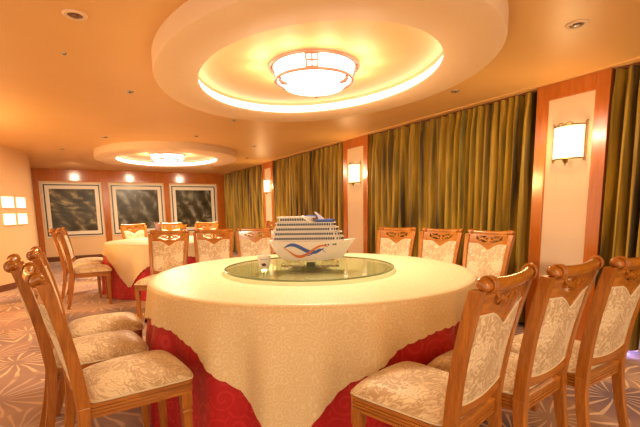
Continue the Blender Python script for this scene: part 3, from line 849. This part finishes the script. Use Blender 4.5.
# decks
def deck_outline(xa, xb, w, nose=.03, k=1):
    pts = [(xa, -w), (xb - nose, -w)]
    for q in range(1, 8): a = -PI / 2 + PI * q / 8; pts.append((xb - nose + nose * math.cos(a), w * math.sin(a)))
    pts += [(xb - nose, w), (xa, w)]; return pts
DK = [(-.275, .232, .064), (-.268, .222, .062), (-.260, .196, .060), (-.252, .178, .058)]
z = .187; bmw = None
for i, (xa, xb, w) in enumerate(DK):
    bm = bmesh.new(); prism(bm, deck_outline(xa, xb, w, .05), z, z + .007); prism(bm, deck_outline(xa + .006, xb - .012, w - .008, .045), z + .007, z + .031)
    prism(bm, deck_outline(xa, xb, w, .05), z + .026, z + .031)
    d_ = mk('deck', bm, WHITEP, ship, smooth=False)
    bm = bmesh.new(); x = xa + .016
    while x < xb - .065:
        for s_ in (-1, 1): box(bm, x, x + .0115, s_ * (w - .008) - .003, s_ * (w - .008) + .003, z + .0085, z + .0245)
        x += .0165
    x = xb - .062
    for q in range(7):
        a = -PI / 2 + PI * (q + .5) / 7; px = xb - .012 - .045 + .0455 * math.cos(a); py = (w - .0075) * math.sin(a)
        box(bm, px - .005, px + .004, py - .006, py + .006, z + .009, z + .024)
    mk('windows', bm, NAVY, d_, smooth=False); z += .033
zt_ = z
# top structures: raised aft block and lower blue roofed fore block
bm = bmesh.new(); prism(bm, deck_outline(-.235, .03, .056, .03), zt_, zt_ + .006); prism(bm, deck_outline(-.225, .015, .050, .03), zt_ + .006, zt_ + .032); prism(bm, deck_outline(-.238, .035, .056, .04), zt_ + .030, zt_ + .040)
up_ = mk('upper_deck', bm, WHITEP, ship, smooth=False)
bm = bmesh.new()
for k in range(11):
    x = -.215 + k * .017
    for s_ in (-1, 1): box(bm, x, x + .0115, s_ * .050 - .003, s_ * .050 + .003, zt_ + .010, zt_ + .027)
mk('windows', bm, NAVY, up_, smooth=False)
bm = bmesh.new(); prism(bm, deck_outline(.035, .168, .052, .03), zt_, zt_ + .018); mk('sun_deck', bm, BLUEP, ship, smooth=False)
bm = bmesh.new()
for x0 in (-.01,):
    prism(bm, [(x0 - .03, -.030), (x0 + .055, -.034), (x0 + .055, .034), (x0 - .03, .030)], zt_ + .04, zt_ + .046)
mk('roof_canopy', bm, BLUEP, ship, smooth=False)
bm = bmesh.new(); R = []
for k in range(6):
    q = k / 5; cx0 = .075 - .045 * q ** 1.2; R.append([(cx0 - .022 * (1 - q * .6), -.012 * (1 - q * .7), zt_ + .018 + .052 * q), (cx0 + .02 * (1 - q * .8), -.012 * (1 - q * .7), zt_ + .018 + .052 * q), (cx0 + .02 * (1 - q * .8), .012 * (1 - q * .7), zt_ + .018 + .052 * q), (cx0 - .022 * (1 - q * .6), .012 * (1 - q * .7), zt_ + .018 + .052 * q)])
loft(bm, R); mk('funnel', bm, WHITEP, ship, smooth=False)
for s_ in (-1, 1):
    bm = bmesh.new()
    pts = [(-.07, s_ * .056, zt_ + .042), (-.03, s_ * .060, zt_ + .02), (.00, s_ * .060, zt_ - .005)]
    tube(bm, pts, .006, 6)
    mk('slanted_brace', bm, WHITEP, ship)
for x in (.10, .122, .16, .176):
    for s_ in (-1, 1):
        bm = bmesh.new(); xs, w, z = hull_pt(x, .82); box(bm, xs, xs + .012, s_ * w - .003, s_ * w + .003, z - .005, z + .005); mk('porthole', bm, NAVY, ship, smooth=False)
# acrylic stand
for x in (-.15, .13):
    bm = bmesh.new(); R = []
    for k in range(13):
        a = PI * k / 12; R.append((x + .065 * math.cos(a) if 0 < k < 12 else x + .065 * math.cos(a), .048 * 0, .05 * math.sin(a)))
    rings = []
    for y in (-.06, .06):
        pass
    n = 14
    vs = []
    for y in (-.055, .055):
        vs.append([(x - .07 + .14 * q / n, y, 0 if False else .0) for q in range(n + 1)])
    prof = [(x - .07 * math.cos(PI * q / n) * (1 - .15 * math.sin(PI * q / n)), .046 * math.sin(PI * q / n) ** .5) for q in range(n + 1)]
    loft(bm, [[(px, y, pz + .001) for px, pz in prof] for y in (-.05, .05)])
    mk('acrylic_cradle', bm, ACRYL, ship)
mk('plaque', boxb(-.035, .025, -.058, -.05, .001, .036), m_plain('dark_green_plaque', (.05, .05, .02), .3), ship, bevel=.002)

# small cup with emblem
def cup(x, y, label):
    t = thing('cup', label, 'cup', (x, y, GZ), 0)
    bm = bmesh.new(); rows = lathe(bm, [(.030, 0), (.034, .004), (.042, .05), (.047, .092), (.044, .092), (.039, .05), (.031, .008), (.001, .007)], 32); bm.faces.new(rows[0]); mk('cup_body', bm, WHITEP, t)
    bm = bmesh.new()
    ang = math.atan2(-y, -x)
    def patch(a0, a1, z0, z1):
        n = 6; prev = None
        for k in range(n + 1):
            a = ang + a0 + (a1 - a0) * k / n; pr = []
            for z in (z0, z1): r = .0337 + (z - .004) / .088 * .0135 + .0012; pr.append(bm.verts.new((r * math.cos(a), r * math.sin(a), z)))
            if prev: bm.faces.new((prev[0], pr[0], pr[1], prev[1]))
            prev = pr
    patch(-.35, .35, .022, .036); patch(-.22, .18, .034, .042); patch(-.5, -.3, .030, .040)
    mk('emblem', bm, m_plain('maroon_print', (.10, .015, .02), .4), t)
    bm = bmesh.new(); patch(-.6, .6, .066, .072); mk('printed_band', bm, m_plain('violet_print', (.42, .36, .62), .4), t)
cup(1.075, 2.60, 'small white cup with maroon emblem on the glass turntable, left of the ship')

# napkins in glasses on the far table
def goblet(x, y, label, mat, hh):
    t = thing('napkin_glass', label, 'glass', (x, y, .7605))
    bm = bmesh.new(); rows = lathe(bm, [(.04, 0), (.038, .004), (.006, .01), (.005, .07), (.02, .085), (.042, .11), (.048, .15), (.044, .18)], 24); mk('glass', bm, ACRYL, t)
    bm = bmesh.new()
    for k in range(7):
        a = 2 * PI * k / 7; d = Vector((math.cos(a), math.sin(a), 0))
        rings = []
        for q in range(6):
            u = q / 5; c0 = d * (.012 + .045 * u ** 1.4) + Vector((0, 0, .11 + hh * u)); w = .03 * math.sin(PI * (.15 + .8 * u)); e = Vector((-d.y, d.x, 0))
            rings.append([c0 - e * w, c0 - d * .004, c0 + e * w, c0 + d * .006])
        loft(bm, rings)
    mk('napkin', bm, mat, t, angle=60)
goblet(1.00, 6.60, 'glass with pale pink folded napkin on the far table', m_plain('pink_napkin', (.66, .42, .42), .7), .17)
goblet(1.33, 6.40, 'glass with orange yellow folded napkin on the far table', m_plain('yellow_napkin', (.85, .42, .03), .7), .13)

# ------------------------------------------------------------------ lights
def point(x, y, z, e, col, r=.2, nm='point_glow'):
    L = bpy.data.lights.new(nm, 'POINT'); L.energy = e; L.color = col; L.shadow_soft_size = r
    o = bpy.data.objects.new(nm, L); COL.objects.link(o); o.location = (x, y, z); return o
def area(x, y, z, e, col, sx, sy, rot=(0, 0, 0), nm='soft_light'):
    L = bpy.data.lights.new(nm, 'AREA'); L.shape = 'RECTANGLE'; L.size = sx; L.size_y = sy; L.energy = e; L.color = col
    o = bpy.data.objects.new(nm, L); COL.objects.link(o); o.location = (x, y, z); o.rotation_euler = rot; return o
WARM = (1, .76, .50)
for x_, y_, e_, p_ in ((1.6, 2.76, 33, 8), (1.5, 8.2, 75, 10)):
    L = bpy.data.lights.new('lamp_downlight', 'AREA'); L.shape = 'DISK'; L.size = .45; L.energy = e_; L.color = WARM
    o_ = bpy.data.objects.new('lamp_downlight', L); COL.objects.link(o_); o_.location = (x_, y_, 2.085)
    for q in range(10):
        point(x_ + .42 * math.cos(q * .62832), y_ + .42 * math.sin(q * .62832), 2.17, p_ / 10, WARM, .06)
# unseen fill light added behind the camera
point(1.0, -1.2, 1.95, 28, WARM, .25)
# wall wash at the curved partition and ceiling glow
point(-1.7, 5.6, 1.75, 75, (1, .62, .22), .15)
area(3.62, 1.5, .06, 9.0, (.30, .32, 1), .9, .06, (0, math.radians(-50), 0), 'daylight_leak')
for x_ in (-.1, 1.33, 2.8):   # unseen spots added to brighten the end wall
    L = bpy.data.lights.new('end_wall_fill', 'SPOT'); L.energy = 24; L.color = WARM; L.spot_size = 2.3; L.spot_blend = 1; L.shadow_soft_size = .08
    o_ = bpy.data.objects.new('end_wall_fill', L); COL.objects.link(o_); o_.location = (x_, 10.2, 2.22)
    o_.rotation_euler = (math.radians(52), 0, 0)
w = bpy.data.worlds.new('room_ambience'); bpy.context.scene.world = w; w.use_nodes = True
bg = w.node_tree.nodes['Background']; bg.inputs[0].default_value = (1, .72, .45, 1); bg.inputs[1].default_value = 1.1

sc_ = bpy.context.scene
sc_.view_settings.view_transform = 'Standard'; sc_.view_settings.look = 'None'
sc_.view_settings.exposure = 0.65; sc_.view_settings.gamma = 1.0
sc_.cycles.max_bounces = 6; sc_.cycles.diffuse_bounces = 3
sc_.cycles.use_denoising = True
